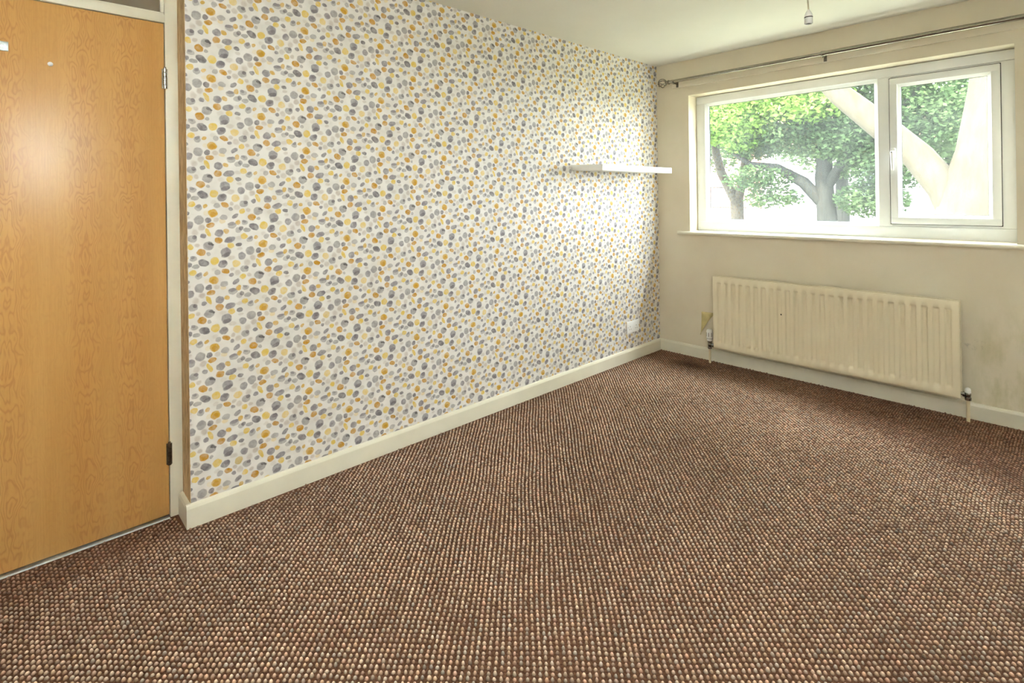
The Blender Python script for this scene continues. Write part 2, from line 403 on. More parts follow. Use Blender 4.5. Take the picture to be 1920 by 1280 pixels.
    m.set(color=m.mix(m.rng(nz, 0.35, 0.7), v.outputs[0], m.mix(0.4, v.outputs[0], srgb(60, 36, 26))), rough=0.9, spec=0.15)
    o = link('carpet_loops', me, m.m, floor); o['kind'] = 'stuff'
carpet_loops()

tag(box('ceiling', M['ceil'], None, -1.35, W+0.2, YB-0.2, L+0.25, H, H+0.12), 'off-white painted plaster ceiling of the bedroom', 'ceiling', 'structure')
wl = MB(); wl.box(-0.1255, 0.0, YE, L, 0, H)
wl = tag(wl.build('wall_left', M['paper'], None), 'long wall papered with grey and ochre watercolour pebbles', 'wall', 'structure')
MB().box(XD+0.001, -0.0005, YE-0.0016, YE+0.004, 0.0, H).build('paper_return', M['tan'], wl)
# wall with the window opening
wf = MB(); T = 0.27
wf.box(-0.13, WX0, L, L+T, -0.08, H); wf.box(WX1, W+0.2, L, L+T, -0.08, H)
wf.box(WX0, WX1, L, L+T, -0.08, WZ0); wf.box(WX0, WX1, L, L+T, WZ1, H)
tag(wf.build('wall_far', M['far'], None), 'cream painted wall holding the window and radiator', 'wall', 'structure')
tag(box('wall_right', M['wall'], None, W, W+0.2, YB, L, -0.08, H), 'plain cream wall opposite the pebble wallpaper', 'wall', 'structure')
tag(box('wall_back', M['wall'], None, -0.3, W+0.2, YB-0.2, YB, -0.08, H), 'plain cream wall behind the camera', 'wall', 'structure')
DY0, DY1, DZ = -0.318, 0.446, 1.957       # door leaf
wd = MB(); wd.box(XD-0.1, XD+0.004, YB, DY0-0.055, 0, H)
tag(wd.build('wall_door', M['wall'], None), 'narrow cream wall on the latch side of the door', 'wall', 'structure')
hw = MB(); hw.box(-1.35, -1.25, -1.0, 2.2, 0, H); hw.box(-1.25, XD-0.11, -1.0, -0.95, 0, H); hw.box(-1.25, -0.13, 2.1, 2.2, 0, H); hw.box(-1.25, XD-0.02, -0.95, 2.1, -0.08, -0.01)
tag(hw.build('wall_hall', M['hall'], None), 'dim tan hallway seen through the glass above the door', 'wall', 'structure')

# skirting boards
SK, SH = 0.018, 0.088
prof = [(0, 0), (SK, 0), (SK, SH-0.014), (SK-0.004, SH-0.004), (SK-0.009, SH), (0, SH)]
b = MB(); b.prism(prof, 'y', YE-SK, L)
b.prism([(YE-y, z) for (y, z) in prof], 'x', XD+0.004, 0.0)
tag(b.build('baseboard_left', M['gloss'], None), 'cream skirting board along the pebble wallpaper', 'skirting board', 'structure')
b = MB(); b.prism([(L-y, z) for (y, z) in prof], 'x', SK, W)
tag(b.build('baseboard_far', M['gloss'], None), 'cream skirting board running under the radiator', 'skirting board', 'structure')
b = MB(); b.prism([(W-y, z) for (y, z) in prof], 'y', YB, L-SK)
tag(b.build('baseboard_right', M['gloss'], None), 'cream skirting board on the wall opposite the wallpaper', 'skirting board', 'structure')

# ------------------------------------------------------------------ door with fanlight
door = empty('door_1', 'oak veneered flush door with cream frame and glazed fanlight', 'door', 'structure'); 
JX0, JX1 = XD-0.09, XD+0.004
box('jamb', M['gloss'], door, JX0, JX1, DY1+0.003, YE+0.02, 0.0, H, bev=0.002)
box('jamb', M['gloss'], door, JX0, JX1, DY0-0.055, DY0-0.003, 0.0, H, bev=0.002)
box('doorstop', M['gloss'], door, JX0, XD-0.048, DY1-0.012, DY1+0.003, 0.0, DZ, bev=0.002)
box('transom', M['gloss'], door, JX0, JX1, DY0-0.003, DY1+0.003, DZ+0.003, DZ+0.036, bev=0.002)
box('head_rail', M['gloss'], door, JX0, JX1, DY0-0.003, DY1+0.003, H-0.03, H-0.001, bev=0.002)
for (a, b_, z0, z1) in ((DY0-0.003, DY1+0.003, DZ+0.036, DZ+0.047), (DY0-0.003, DY1+0.003, H-0.041, H-0.03), (DY1-0.010, DY1+0.003, DZ+0.047, H-0.041), (DY0-0.003, DY0+0.010, DZ+0.047, H-0.041)):
    box('glazing_bead', M['gloss'], door, XD-0.03, XD-0.008, a, b_, z0, z1, bev=0.003)
box('fanlight_pane', M['fan'], door, XD-0.036, XD-0.031, DY0, DY1, DZ+0.037, H-0.031)
leaf = box('door_leaf', M['veneer'], door, XD-0.044, XD, DY0, DY1, 0.012, DZ, bev=0.0015)
MB().lathe([(0, 0.0024), (0.005, 0.0018), (0.0082, 0.0)], (XD-0.0002, 0.104, 1.742), 'x', 14).build('paint_speck', M['white'], leaf, 60)
def hinge(z0, z1, mat):
    h = MB(); n = 5; s = (z1-z0)/n; yc, xc = DY1+0.0015, XD+0.006
    for i in range(n):
        h.lathe([(0, z0+s*i+0.0008), (0.0062, z0+s*i+0.0012), (0.0062, z0+s*(i+1)-0.0012), (0, z0+s*(i+1)-0.0008)], (xc, yc, 0), 'z', 14)
    h.lathe([(0, z1-0.001), (0.0052, z1), (0.0045, z1+0.005), (0, z1+0.007)], (xc, yc, 0), 'z', 14)
    o = h.build('hinge', mat, door, 40)
    MB().box(XD-0.001, XD+0.0022, yc-0.010, yc-0.002, z0+0.002, z1-0.002).box(XD+0.003, XD+0.006, yc+0.002, yc+0.009, z0+0.002, z1-0.002).build('hinge_leaf', M['hinge'], o)
    return o
o = hinge(1.697, 1.779, M['steel']); o['label'] = 'bright steel hinge knuckle'
o = hinge(0.209, 0.296, M['hinge']); o['label'] = 'dark tarnished hinge knuckle'
# grey plate cut by the left edge of the picture
pl = empty('coat_hook_plate', 'small grey metal plate fixed near the top of the oak door', 'plate')
MB().box(XD, XD+0.006, -0.115, -0.003, 1.767, 1.799, bev=0.0015).build('plate', M['plate'], pl, 40)
for y in (-0.02, -0.098):
    MB().lathe([(0, 0.0), (0.004, 0.0), (0.0036, 0.0015), (0, 0.002)], (XD+0.006, y, 1.783), 'x', 12).build('screw', M['steel'], pl, 40)
MB().tube([(XD+0.005, -0.06, 1.785), (XD+0.03, -0.06, 1.782), (XD+0.045, -0.06, 1.79), (XD+0.05, -0.06, 1.805)], [0.005, 0.0045, 0.0045, 0.006], 10).build('hook', M['plate'], pl, 40)
ts = MB(); ts.prism([(XD-0.02, 0.0005), (XD+0.012, 0.0005), (XD+0.0105, 0.005), (XD+0.006, 0.0068), (XD-0.008, 0.0068)], 'y', DY0, DY1)
tag(ts.build('trim_1', M['plate'], None, 30), 'thin metal threshold strip under the oak door', 'threshold strip', 'structure')

# ------------------------------------------------------------------ window
win = empty('window_1', 'white plastic double window with a fixed light and an opening casement', 'window', 'structure')
FZ0, FZ1 = WZ0+0.004, WZ1-0.004
YG = YF+0.030                                    # glass plane
def rail(name, parent, x0, x1, z0, z1, y0, y1, bev=0.004):
    return MB().box(x0, x1, y0, y1, z0, z1, bev=bev).build(name, M['upvc'], parent, 40)
GX0, GX1, GZ0, GZ1 = 0.352, 1.492, 1.040, 1.962   # opening of the fixed light
SX0, SX1, SZ0, SZ1 = 1.556, 2.064, 1.056, 1.950   # casement, outside
rail('frame_rail', win, WX0+0.002, WX1-0.002, FZ0, GZ0, YF, YF+0.07)
rail('frame_rail', win, WX0+0.002, WX1-0.002, GZ1, FZ1, YF, YF+0.07)
rail('frame_stile', win, WX0+0.002, GX0, GZ0, GZ1, YF, YF+0.07)
rail('frame_stile', win, SX1-0.004, WX1-0.002, GZ0, GZ1, YF, YF+0.07)
rail('mullion', win, GX1, SX0+0.006, GZ0, GZ1, YF, YF+0.07)
rail('frame_rebate', win, SX0+0.006, SX1-0.004, 1.943, GZ1+0.002, YF+0.008, YF+0.06)
rail('frame_rebate', win, SX0+0.006, SX1-0.004, GZ0-0.002, 1.063, YF+0.008, YF+0.06)
def ring(name, mat, parent, x0, x1, z0, z1, wd, yf, yb, slope):
    """four mitred pieces of a bead: face at yf on the outside, sloping back to yb on the inside"""
    for (A, Bv, Cc, D) in (((x0, z0), (x1, z0), (x1-wd, z0+wd), (x0+wd, z0+wd)), ((x1, z0), (x1, z1), (x1-wd, z1-wd), (x1-wd, z0+wd)),
                           ((x1, z1), (x0, z1), (x0+wd, z1-wd), (x1-wd, z1-wd)), ((x0, z1), (x0, z0), (x0+wd, z0+wd), (x0+wd, z1-wd))):
        bm = bmesh.new(); o_, i_ = yf, yf+slope
        v = [bm.verts.new((p[0], y, p[1])) for p, y in ((A, o_), (Bv, o_), (Cc, i_), (D, i_), (A, yb), (Bv, yb), (Cc, yb), (D, yb))]
        for f in ((0, 1, 2, 3), (4, 5, 6, 7), (0, 1, 5, 4), (1, 2, 6, 5), (2, 3, 7, 6), (3, 0, 4, 7)): bm.faces.new([v[i] for i in f])
        bmesh.ops.recalc_face_normals(bm, faces=bm.faces[:])
        me = bpy.data.meshes.new(name); bm.to_mesh(me); bm.free(); link(name, me, mat, parent)
ring('glazing_bead', M['upvc'], win, GX0-0.001, GX1+0.001, GZ0-0.001, GZ1+0.001, 0.022, YF+0.004, YG, 0.016)
ring('gasket', M['gasket'], win, GX0+0.019, GX1-0.019, GZ0+0.019, GZ1-0.019, 0.0045, YG-0.004, YG+0.004, 0.001)
box('pane', M['glass'], win, GX0, GX1, YG, YG+0.004, GZ0, GZ1)
# opening casement
YS = YF-0.010
sash = MB()
sw = 0.040
sash.box(SX0, SX1, YS, YF+0.055, SZ0, SZ0+sw, bev=0.004).box(SX0, SX1, YS, YF+0.055, SZ1-sw, SZ1, bev=0.004)
sash.box(SX0, SX0+sw, YS+0.0005, YF+0.055, SZ0+0.002, SZ1-0.002, bev=0.004).box(SX1-sw, SX1, YS+0.0005, YF+0.055, SZ0+0.002, SZ1-0.002, bev=0.004)
sash = sash.build('casement', M['upvc'], win, 40)
box('shadow_gasket', M['gasket'], win, SX0-0.0035, SX1+0.0035, YF-0.0035, YF+0.003, SZ0-0.0035, SZ1+0.0035) if False else None
ring('shadow_gasket', M['gasket'], win, SX0-0.003, SX1+0.003, SZ0-0.003, SZ1+0.003, 0.006, YF-0.003, YF+0.003, 0.0)
ring('glazing_bead', M['upvc'], sash, SX0+sw-0.001, SX1-sw+0.001, SZ0+sw-0.001, SZ1-sw+0.001, 0.016, YS+0.005, YG-0.008, 0.014)
ring('gasket', M['gasket'], sash, SX0+sw+0.013, SX1-sw-0.013, SZ0+sw+0.013, SZ1-sw-0.013, 0.004, YG-0.012, YG-0.006, 0.001)
box('pane', M['glass'], sash, SX0+sw, SX1-sw, YG-0.008, YG-0.004, SZ0+sw, SZ1-sw)
hx = SX0+0.016
hd = MB(); hd.box(hx-0.013, hx+0.013, YS-0.012, YS, 1.462, 1.522, bev=0.004)
hd = hd.build('handle', M['white'], sash, 40)
MB().tube([(hx, YS-0.010, 1.497), (hx, YS-0.032, 1.497), (hx+0.001, YS-0.038, 1.485), (hx+0.002, YS-0.038, 1.45), (hx+0.003, YS-0.036, 1.40), (hx+0.003, YS-0.034, 1.385)], [0.009, 0.009, 0.009, 0.0085, 0.007, 0.005], 12).build('handle_lever', M['white'], sash, 50)
MB().lathe([(0, 0), (0.0045, 0), (0.004, -0.003), (0, -0.0035)], (hx, YS-0.0425, 1.494), 'y', 12).build('key_barrel', M['dark'], sash, 40)
# window board
sill = MB(); r = 0.0125; yn = L-0.032
pts = [(YF+0.001, WZ0-0.026), (YF+0.001, WZ0+0.003)]
pts += [(yn+r+r*math.cos(a), WZ0-0.0115+r*math.sin(a)) for a in [math.radians(90+k*18) for k in range(11)]]
sill.prism(pts, 'x', WX0+0.001, WX1-0.001)
pts2 = [(L-0.0005, WZ0-0.0245), (L-0.0005, WZ0+0.001)]+[(yn+r+r*math.cos(a), WZ0-0.0115+r*math.sin(a)) for a in [math.radians(90+k*18) for k in range(11)]]
sill.prism(pts2, 'x', 0.182, WX0+0.0012); sill.prism(pts2, 'x', WX1-0.0012, 2.225)
sill = sill.build('window_sill', M['gloss'], win, 35)

# ------------------------------------------------------------------ curtain pole and batten
bt = tag(box('curtain_batten', M['far'], None, 0.149, 2.26, L-0.018, L, 2.094, 2.158, bev=0.003), 'cream painted wooden batten behind the curtain pole', 'batten')
rod = empty('curtain_pole', 'brushed metal telescopic curtain pole with caged ball finials above the window', 'curtain pole')
RY, RZ, XJ = L-0.078, 2.136, 1.248
MB().tube([(0.16, RY, RZ), (XJ, RY, RZ)], 0.0125, 16).build('pole_inner', M['nickel'], rod, 50)
MB().tube([(XJ, RY, RZ), (2.24, RY, RZ)], 0.0150, 16).build('pole_outer', M['nickel'], rod, 50)
MB().lathe([(0.0126, -0.014), (0.0165, -0.012), (0.0175, 0.0), (0.0165, 0.012), (0.015, 0.014)], (XJ, RY, RZ), 'x', 20).build('joint_collar', M['nickel'], rod, 50)
MB().lathe([(0, -0.0285), (0.004, -0.0285), (0.0045, -0.022), (0.0045, -0.014)], (XJ, RY, RZ), 'z', 10).build('grub_screw', M['nickel'], rod, 50)
def finial(x, s):
    f = MB().lathe([(0.0126, 0.0), (0.017, 0.002), (0.017, 0.008), (0.011, 0.012), (0.0145, 0.018), (0.0145, 0.024), (0.008, 0.029), (0.0, 0.031)] if s > 0 else
                   [(0.0126, 0.0), (0.017, -0.002), (0.017, -0.008), (0.011, -0.012), (0.0145, -0.018), (0.0145, -0.024), (0.008, -0.029), (0.0, -0.031)], (x, RY, RZ), 'x', 20).build('finial_collar', M['nickel'], rod, 40)
    for k in range(6):
        pts = []
        for i in range(13):
            t = i/12*math.pi; a = k*math.pi/3 + i/12*1.6
            pts.append((x+s*(0.028+0.033*(1-math.cos(t))), RY+0.033*math.sin(t)*math.cos(a), RZ+0.033*math.sin(t)*math.sin(a)))
        MB().tube(pts, 0.0036, 8).build('cage_wire', M['nickel'], f, 60)
    return f
finial(0.160, -1); finial(2.24, 1)
for x in (0.196, 1.243, 2.19):
    bk = MB().tube([(x, L-0.019, RZ-0.012), (x, RY+0.002, RZ-0.014)], 0.006, 10)
    bk.tube([(x, RY+0.019*math.cos(a), RZ+0.019*math.sin(a)) for a in [math.radians(d) for d in range(-170, 15, 15)]], 0.004, 8)
    bk = bk.build('bracket', M['nickel'], rod, 50)
    MB().box(x-0.009, x+0.009, L-0.0225, L-0.0182, 2.097, 2.142, bev=0.0015).build('bracket_plate', M['hinge'], bk, 40)

# ------------------------------------------------------------------ pendant lamp holder
pen = empty('pendant_lamp_holder', 'white bulbless pendant lamp holder hanging from the ceiling by a flex', 'lamp holder')
py_, pz = 2.6, 2.005
px_ = 1.536
MB().tube([(px_+0.0005, py_, pz+0.055), (px_-0.002, py_-0.001, pz+0.12), (px_-0.005, py_-0.002, pz+0.2), (px_-0.006, py_-0.002, H-0.02)], 0.0036, 10).build('flex', M['flex'], pen, 60)
MB().lathe([(0.0155, 0.030), (0.0165, 0.036), (0.0150, 0.044), (0.010, 0.054), (0.0055, 0.060), (0.0045, 0.064), (0, 0.064)], (px_, py_, pz), 'z', 24).build('holder_cap', M['white'], pen, 50)
MB().lathe([(0.0, 0.0275), (0.0172, 0.0275), (0.0176, 0.029), (0.0172, 0.0315), (0, 0.0315)], (px_, py_, pz), 'z', 24).build('holder_ring', M['dark'], pen, 40)
MB().lathe([(0.0135, 0.012), (0.0135, 0.001), (0.0165, 0.0), (0.0172, 0.004), (0.0170, 0.027), (0.0130, 0.0272), (0.0130, 0.013)], (px_, py_, pz), 'z', 24).build('holder_skirt', M['white'], pen, 50)
MB().lathe([(0, 0.006), (0.0134, 0.006), (0.0134, 0.012), (0, 0.012)], (px_, py_, pz), 'z', 20).build('socket_insert', M['dark'], pen, 40)
MB().lathe([(0, H-pz-0.030), (0.018, H-pz-0.030), (0.040, H-pz-0.022), (0.045, H-pz-0.010), (0.046, H-pz), (0, H-pz)], (px_-0.006, py_-0.002, pz), 'z', 28).build('ceiling_rose', M['white'], pen, 40)

# ------------------------------------------------------------------ floating shelf
sh = MB(); S0, S1, SD = 2.772, 3.622, 0.258
sh.box(0, SD, S0, S1, 0.0, 0.040, bev=0.0018)
for v in sh.bm.verts: v.co.z += 1.4255 - v.co.x*0.040 - 0.0002
sh = tag(sh.build('floating_shelf', M['shelf'], None, 40), 'white floating shelf on the pebble wallpaper near the window', 'shelf')

# ------------------------------------------------------------------ double socket
so = empty('wall_socket', 'white double wall socket low on the pebble wallpaper', 'socket')
y0, y1, z0, z1 = 3.378, 3.537, 0.208, 0.296
plate = MB().box(0, 0.010, y0, y1, z0, z1, bev=0.003).build('face_plate', M['white'], so, 40)
for i, yc in enumerate((y0+0.040, y1-0.040)):
    box('rocker_switch', M['white'], so, 0.0098, 0.0125, yc-0.030+0.048*i, yc-0.018+0.048*i, z1-0.034, z1-0.014, bev=0.001)
    for dy, dz, w_, h_ in ((0, 0.004, 0.004, 0.009), (-0.011, -0.016, 0.0065, 0.004), (0.011, -0.016, 0.0065, 0.004)):
        box('pin_hole', M['dark'], so, 0.0095, 0.0102, yc+dy-w_/2, yc+dy+w_/2, (z0+z1)/2+dz-h_/2, (z0+z1)/2+dz+h_/2)
for yc in (y0+0.012, y1-0.012):
    MB().lathe([(0, 0), (0.003, 0), (0.0028, 0.001), (0, 0.0012)], (0.0098, yc, (z0+z1)/2), 'x', 10).build('screw', M['steel'], so, 40)

# ------------------------------------------------------------------ radiator
rad = empty('radiator', 'cream double-panel radiator with vertical flutes under the window', 'radiator')
RX0, RX1, RZ0, RZ1 = 0.510, 1.903, 0.130, 0.652
def rad_panel(name, yf, thick, facing):
    nf = 26; mx, mt, mb = 0.022, 0.040, 0.042
    pitch = (RX1-RX0-2*mx)/nf
    fx = [RX0]
    prof = [(0.17, 0), (0.21, 0.08), (0.29, 0.92), (0.34, 1.0), (0.66, 1.0), (0.71, 0.92), (0.79, 0.08), (0.83, 0)]
    X = [(RX0, 0, 1), (RX0+0.006, 0, 0)]
    for i in range(nf):
        for t, dpt in prof: X.append((RX0+mx+(i+t)*pitch, dpt, 0))
    X += [(RX1-0.006, 0, 0), (RX1, 0, 1)]
    Z = [(RZ0, 0, 1), (RZ0+0.007, 0, 0), (RZ0+mb, 0, 0), (RZ0+mb+0.006, .35, 0), (RZ0+mb+0.014, .9, 0), (RZ0+mb+0.02, 1, 0), (RZ1-mt-0.016, 1, 0), (RZ1-mt-0.010, .9, 0), (RZ1-mt-0.004, .35, 0), (RZ1-mt, 0, 0), (RZ1-0.008, 0, 0), (RZ1, 0, 1)]
    bm = bmesh.new(); g = []
    for (x, dx, ex) in X:
        col = []
        for (z, dz, ez) in Z:
            y = yf + facing*(0.013*dx*dz + 0.004*max(ex, ez))
            col.append(bm.verts.new((x, y, z)))
        g.append(col)
    for i in range(len(X)-1):
        for j in range(len(Z)-1): bm.faces.new((g[i][j], g[i+1][j], g[i+1][j+1], g[i][j+1]))
    yb = yf+facing*thick
    rim = [g[i][0] for i in range(len(X))]+[g[-1][j] for j in range(1, len(Z))]+[g[i][-1] for i in range(len(X)-2, -1, -1)]+[g[0][j] for j in range(len(Z)-2, 0, -1)]
    back = [bm.verts.new((v.co.x, yb, v.co.z)) for v in rim]
    n = len(rim)
    for i in range(n): bm.faces.new((rim[i], rim[(i+1) % n], back[(i+1) % n], back[i]))
    bm.faces.new(back)
    bmesh.ops.recalc_face_normals(bm, faces=bm.faces[:])
    me = bpy.data.meshes.new(name); bm.to_mesh(me); bm.free()
    return link(name, me, M['radiator'], rad, 50)
YR = L-0.115
rad_panel('front_panel', YR, 0.016, 1); rad_panel('rear_panel', L-0.040, 0.016, -1)
for x in (RX0+0.05, RX1-0.05):
    for z in (RZ0+0.02, RZ1-0.06):
        MB().box(x-0.02, x+0.02, YR+0.0155, L-0.0555, z, z+0.04, bev=0.003).build('water_header', M['radiator'], rad, 40)
for x in (0.75, 1.66):
    MB().box(x-0.015, x+0.015, L-0.0445, L, RZ0+0.05, RZ1-0.05).build('wall_bracket', M['radiator'], rad)
# dark speck of chipped enamel
MB().lathe([(0, -0.0012), (0.004, -0.0006), (0.005, 0.0)], (0.985, YR+0.0005, 0.445), 'y', 10).build('chip_mark', M['dark'], rad, 50)
YV = L-0.072
tv = empty('thermostatic_valve', 'thermostatic radiator valve with white head on the radiator left end', 'valve')
vx, vz = 0.462, 0.136
MB().tube([(vx, YV, -0.002), (vx, YV, vz-0.018)], 0.0085, 14).build('pipe', M['pipe'], tv, 50)
MB().lathe([(0.0125, -0.030), (0.015, -0.028), (0.015, -0.016), (0.011, -0.013), (0.0135, -0.006), (0.0145, 0.006), (0.0125, 0.014), (0.016, 0.017), (0.016, 0.028), (0.012, 0.030)], (vx, YV, vz), 'z', 18).build('valve_body', M['chrome'], tv, 40)
MB().tube([(vx+0.005, YV, vz), (vx+0.020, YV, vz), (vx+0.022, YV, vz), (vx+0.034, YV, vz), (vx+0.036, YV, vz), (RX0+0.004, YV, vz+0.002)], [0.0095, 0.0095, 0.0145, 0.0145, 0.009, 0.009], 12).build('union_nut', M['chrome'], tv, 40)
hd = MB().lathe([(0.013, 0.028), (0.0185, 0.031), (0.0205, 0.040), (0.0205, 0.046), (0.0225, 0.050), (0.0225, 0.102), (0.019, 0.110), (0.010, 0.113), (0, 0.1135)], (vx, YV, vz), 'z', 26).build('thermostat_head', M['white'], tv, 40)
for k in range(7):
    a = 2*math.pi*k/7+0.33
    c, s = math.cos(a), math.sin(a)
    bm = MB().box(-0.0016, 0.0016, -0.0012, 0.0012, vz+0.062, vz+0.092)
    for v in bm.bm.verts:
        x, y = v.co.x, v.co.y; v.co.x = vx+0.0222*c-x*s+y*c; v.co.y = YV+0.0222*s+x*c+y*s
    bm.build('grip_slot', M['dark'], hd)
MB().lathe([(0.0208, 0.0455), (0.0216, 0.0455), (0.0216, 0.049), (0.0208, 0.049)], (vx, YV, vz), 'z', 24).build('setting_ring', M['gasket'], hd, 40)
lv = empty('lockshield_valve', 'lockshield radiator valve with small white cap on the radiator right end', 'valve')
vx, vz = 1.930, 0.146
MB().tube([(vx, YV, -0.002), (vx, YV, vz-0.016)], 0.0085, 14).build('pipe', M['pipe'], lv, 50)
MB().lathe([(0.0125, -0.030), (0.015, -0.028), (0.015, -0.014), (0.011, -0.011), (0.0135, -0.005), (0.0135, 0.008), (0.011, 0.014)], (vx, YV, vz), 'z', 18).build('valve_body', M['chrome'], lv, 40)
MB().tube([(vx-0.004, YV, vz), (vx-0.012, YV, vz), (vx-0.013, YV, vz), (vx-0.022, YV, vz), (vx-0.023, YV, vz), (RX1-0.003, YV, vz+0.001)], [0.009, 0.009, 0.0145, 0.0145, 0.009, 0.009], 12).build('union_nut', M['chrome'], lv, 40)
MB().lathe([(0.012, 0.010), (0.0135, 0.012), (0.0130, 0.028), (0.010, 0.035), (0.004, 0.038), (0, 0.0385)], (vx, YV, vz), 'z', 20).build('valve_cap', M['white'], lv, 50)

# torn flap of old wallpaper beside the radiator
bm = bmesh.new()
N = 10; rows = []
for i in range(N+1):
    t = i/N
    z = 0.356 - 0.172*t
    xe = 0.462 - 0.098*min(1, max(0, (t-0.10)/0.86))**0.8
    yo = L-0.002-0.016*t*t
    rows.append([bm.verts.new((0.364+(xe-0.364)*s, yo-0.010*s*t - 0.003*math.sin(s*3), z+0.004*s*(1-t))) for s in (0, .33, .66, 1)])
for a_, b_ in zip(rows, rows[1:]):
    for k in range(3): bm.faces.new((a_[k], a_[k+1], b_[k+1], b_[k]))
me = bpy.data.meshes.new('torn_wallpaper_flap'); bm.to_mesh(me); bm.free()
fo = tag(link('torn_wallpaper_flap', me, M['flap'], None, 60), 'yellowed flap of torn old wallpaper beside the radiator', 'wallpaper flap')
md = fo.modifiers.new('thickness', 'SOLIDIFY'); md.thickness = 0.0012; md.offset = 0

# ------------------------------------------------------------------ outdoors
def leafmat(name, c1, c2):
    m = NT(name); p = m.pos(); m.n.remove(m.b)
    col = m.mix(m.rng(m.noise(p, 1.6, 3), 0.35, 0.65), c1, c2)
    df = m.node('ShaderNodeBsdfDiffuse'); tl = m.node('ShaderNodeBsdfTranslucent'); m.l.new(col, df.inputs[0]); m.l.new(col, tl.inputs[0])
    a = m.node('ShaderNodeMixShader'); a.inputs[0].default_value = 0.42; m.l.new(df.outputs[0], a.inputs[1]); m.l.new(tl.outputs[0], a.inputs[2])
    m.l.new(a.outputs[0], m.out.inputs[0]); return m.m
LF = [leafmat('fresh_leaf', srgb(84, 112, 48), srgb(106, 130, 64)), leafmat('deep_leaf', srgb(50, 66, 42), srgb(68, 84, 52)), leafmat('pale_leaf', srgb(60, 74, 50), srgb(74, 88, 60))]
def barkmat(name, c1, c2):
    m = NT(name); X = m.xyz(m.pos())
    n = m.noise(m.comb(m.math('MULTIPLY', X[0], 9), m.math('MULTIPLY', X[1], 9), m.math('MULTIPLY', X[2], 2.5)), 1.5, 5, 0.65)
    m.set(color=m.mix(m.rng(n, 0.35, 0.7), c1, c2), rough=0.9, spec=0.1); m.bump(n, 0.4, 0.03); return m.m
BK = [barkmat('brown_bark', srgb(46, 40, 31), srgb(34, 30, 24)), barkmat('grey_bark', srgb(38, 38, 34), srgb(28, 28, 25)), barkmat('pale_bark', srgb(58, 53, 43), srgb(50, 44, 33))]

def foliage(parent, clusters, leaf, per, mat, seed):
    rng = np.random.default_rng(seed); P = []
    for (x, y, z, rx, rz, k) in clusters:
        n = int(per*k); d = rng.normal(size=(n, 3)); d /= np.linalg.norm(d, axis=1)[:, None]; d *= rng.random(n)[:, None]**0.45
        P.append(np.array([x, y, z])+d*np.array([rx, rx, rz]))
    P = np.concatenate(P); n = len(P)
    ax = rng.normal(size=(n, 3)); ax[:, 2] *= 0.5; ax /= np.linalg.norm(ax, axis=1)[:, None]
    t = rng.normal(size=(n, 3)); t[:, 2] += 0.9*1; b = np.cross(ax, t); b /= np.linalg.norm(b, axis=1)[:, None]
    s = leaf*(0.7+0.6*rng.random(n))[:, None]; nn = np.cross(ax, b)
    V = np.stack([P-ax*s, P+b*s*.55+nn*s*.12, P+ax*s, P-b*s*.55+nn*s*.12], 1).reshape(-1, 3)
    me = bpy.data.meshes.new('foliage'); me.vertices.add(4*n); me.vertices.foreach_set('co', V.reshape(-1))
    me.loops.add(4*n); me.loops.foreach_set('vertex_index', np.arange(4*n, dtype=np.int32)); me.polygons.add(n)
    me.polygons.foreach_set('loop_start', np.arange(n, dtype=np.int32)*4); me.update(calc_edges=True)
    o = link('foliage', me, mat, parent); o['kind'] = 'stuff'; return o

GZ = -0.25
tag(box('ground', paint('lawn_grass', srgb(104, 106, 84), 0.95, 0.15, 0.8), None, -40, 40, L+0.3, 60, GZ-0.1, GZ), 'sunlit green lawn outside the window', 'lawn', 'structure')

# forked tree at the left of the view
t1 = empty('forked_tree', 'forked brown tree with yellow-green leaves at the left of the window', 'tree', group='trees outside the window')
bx, by = -3.85, 14.0
MB().tube([(bx, by, GZ-0.05), (bx, by, 0.5), (bx-0.02, by, 1.15)], [0.20, 0.16, 0.17], 12).build('trunk', BK[0], t1, 60)
MB().tube([(bx-0.02, by, 1.0), (bx-0.18, by, 1.35), (bx-0.48, by+.1, 1.85), (bx-0.62, by+.1, 2.4), (bx-0.55, by, 3.6), (bx-0.3, by, 5.2)], [0.13, 0.13, 0.12, 0.11, 0.09, 0.04], 10).build('limb', BK[0], t1, 60)
MB().tube([(bx+0.0, by, 1.0), (bx+0.12, by, 1.5), (bx+0.26, by-.1, 2.1), (bx+0.2, by-.1, 2.8), (bx+0.3, by, 4.0), (bx+0.7, by, 5.4)], [0.12, 0.11, 0.10, 0.085, 0.07, 0.03], 10).build('limb', BK[0], t1, 60)
MB().tube([(bx-1.0, by-1.2, 1.2), (bx-0.75, by-1.2, 2.4), (bx-0.2, by-1.2, 3.3), (bx+0.3, by-1.0, 4.4)], [0.07, 0.07, 0.06, 0.03], 8).build('limb', BK[2], t1, 60)
foliage(t1, [(bx-0.9, by-1.2, 3.3, .9, .6, 1), (bx+0.1, by-1.4, 3.2, .9, .5, 1.1), (bx+0.9, by-1.6, 3.0, .8, .5, 1.1), (bx+0.2, by-1, 4.1, 1.4, .7, 1.6), (bx+1.5, by-1.5, 3.5, 1.0, .6, 1.2), (bx+2.3, by-1.7, 3.2, .9, .5, .8), (bx+2.4, by-1.6, 3.9, .9, .5, .8), (bx-0.5, by-1, 5.2, 1.6, .9, 1.5), (bx+1.2, by-1, 5.0, 1.5, .9, 1.5), (bx+0.75, by-1.4, 2.5, .5, .28, .35), (bx-0.8, by-1.2, 2.8, .6, .3, .4), (bx+0.1, by-1.3, 2.7, .5, .25, .25), (bx-1.6, by, 4.2, 1.2, 1.1, 1)], 0.055, 3600, LF[0], 1)

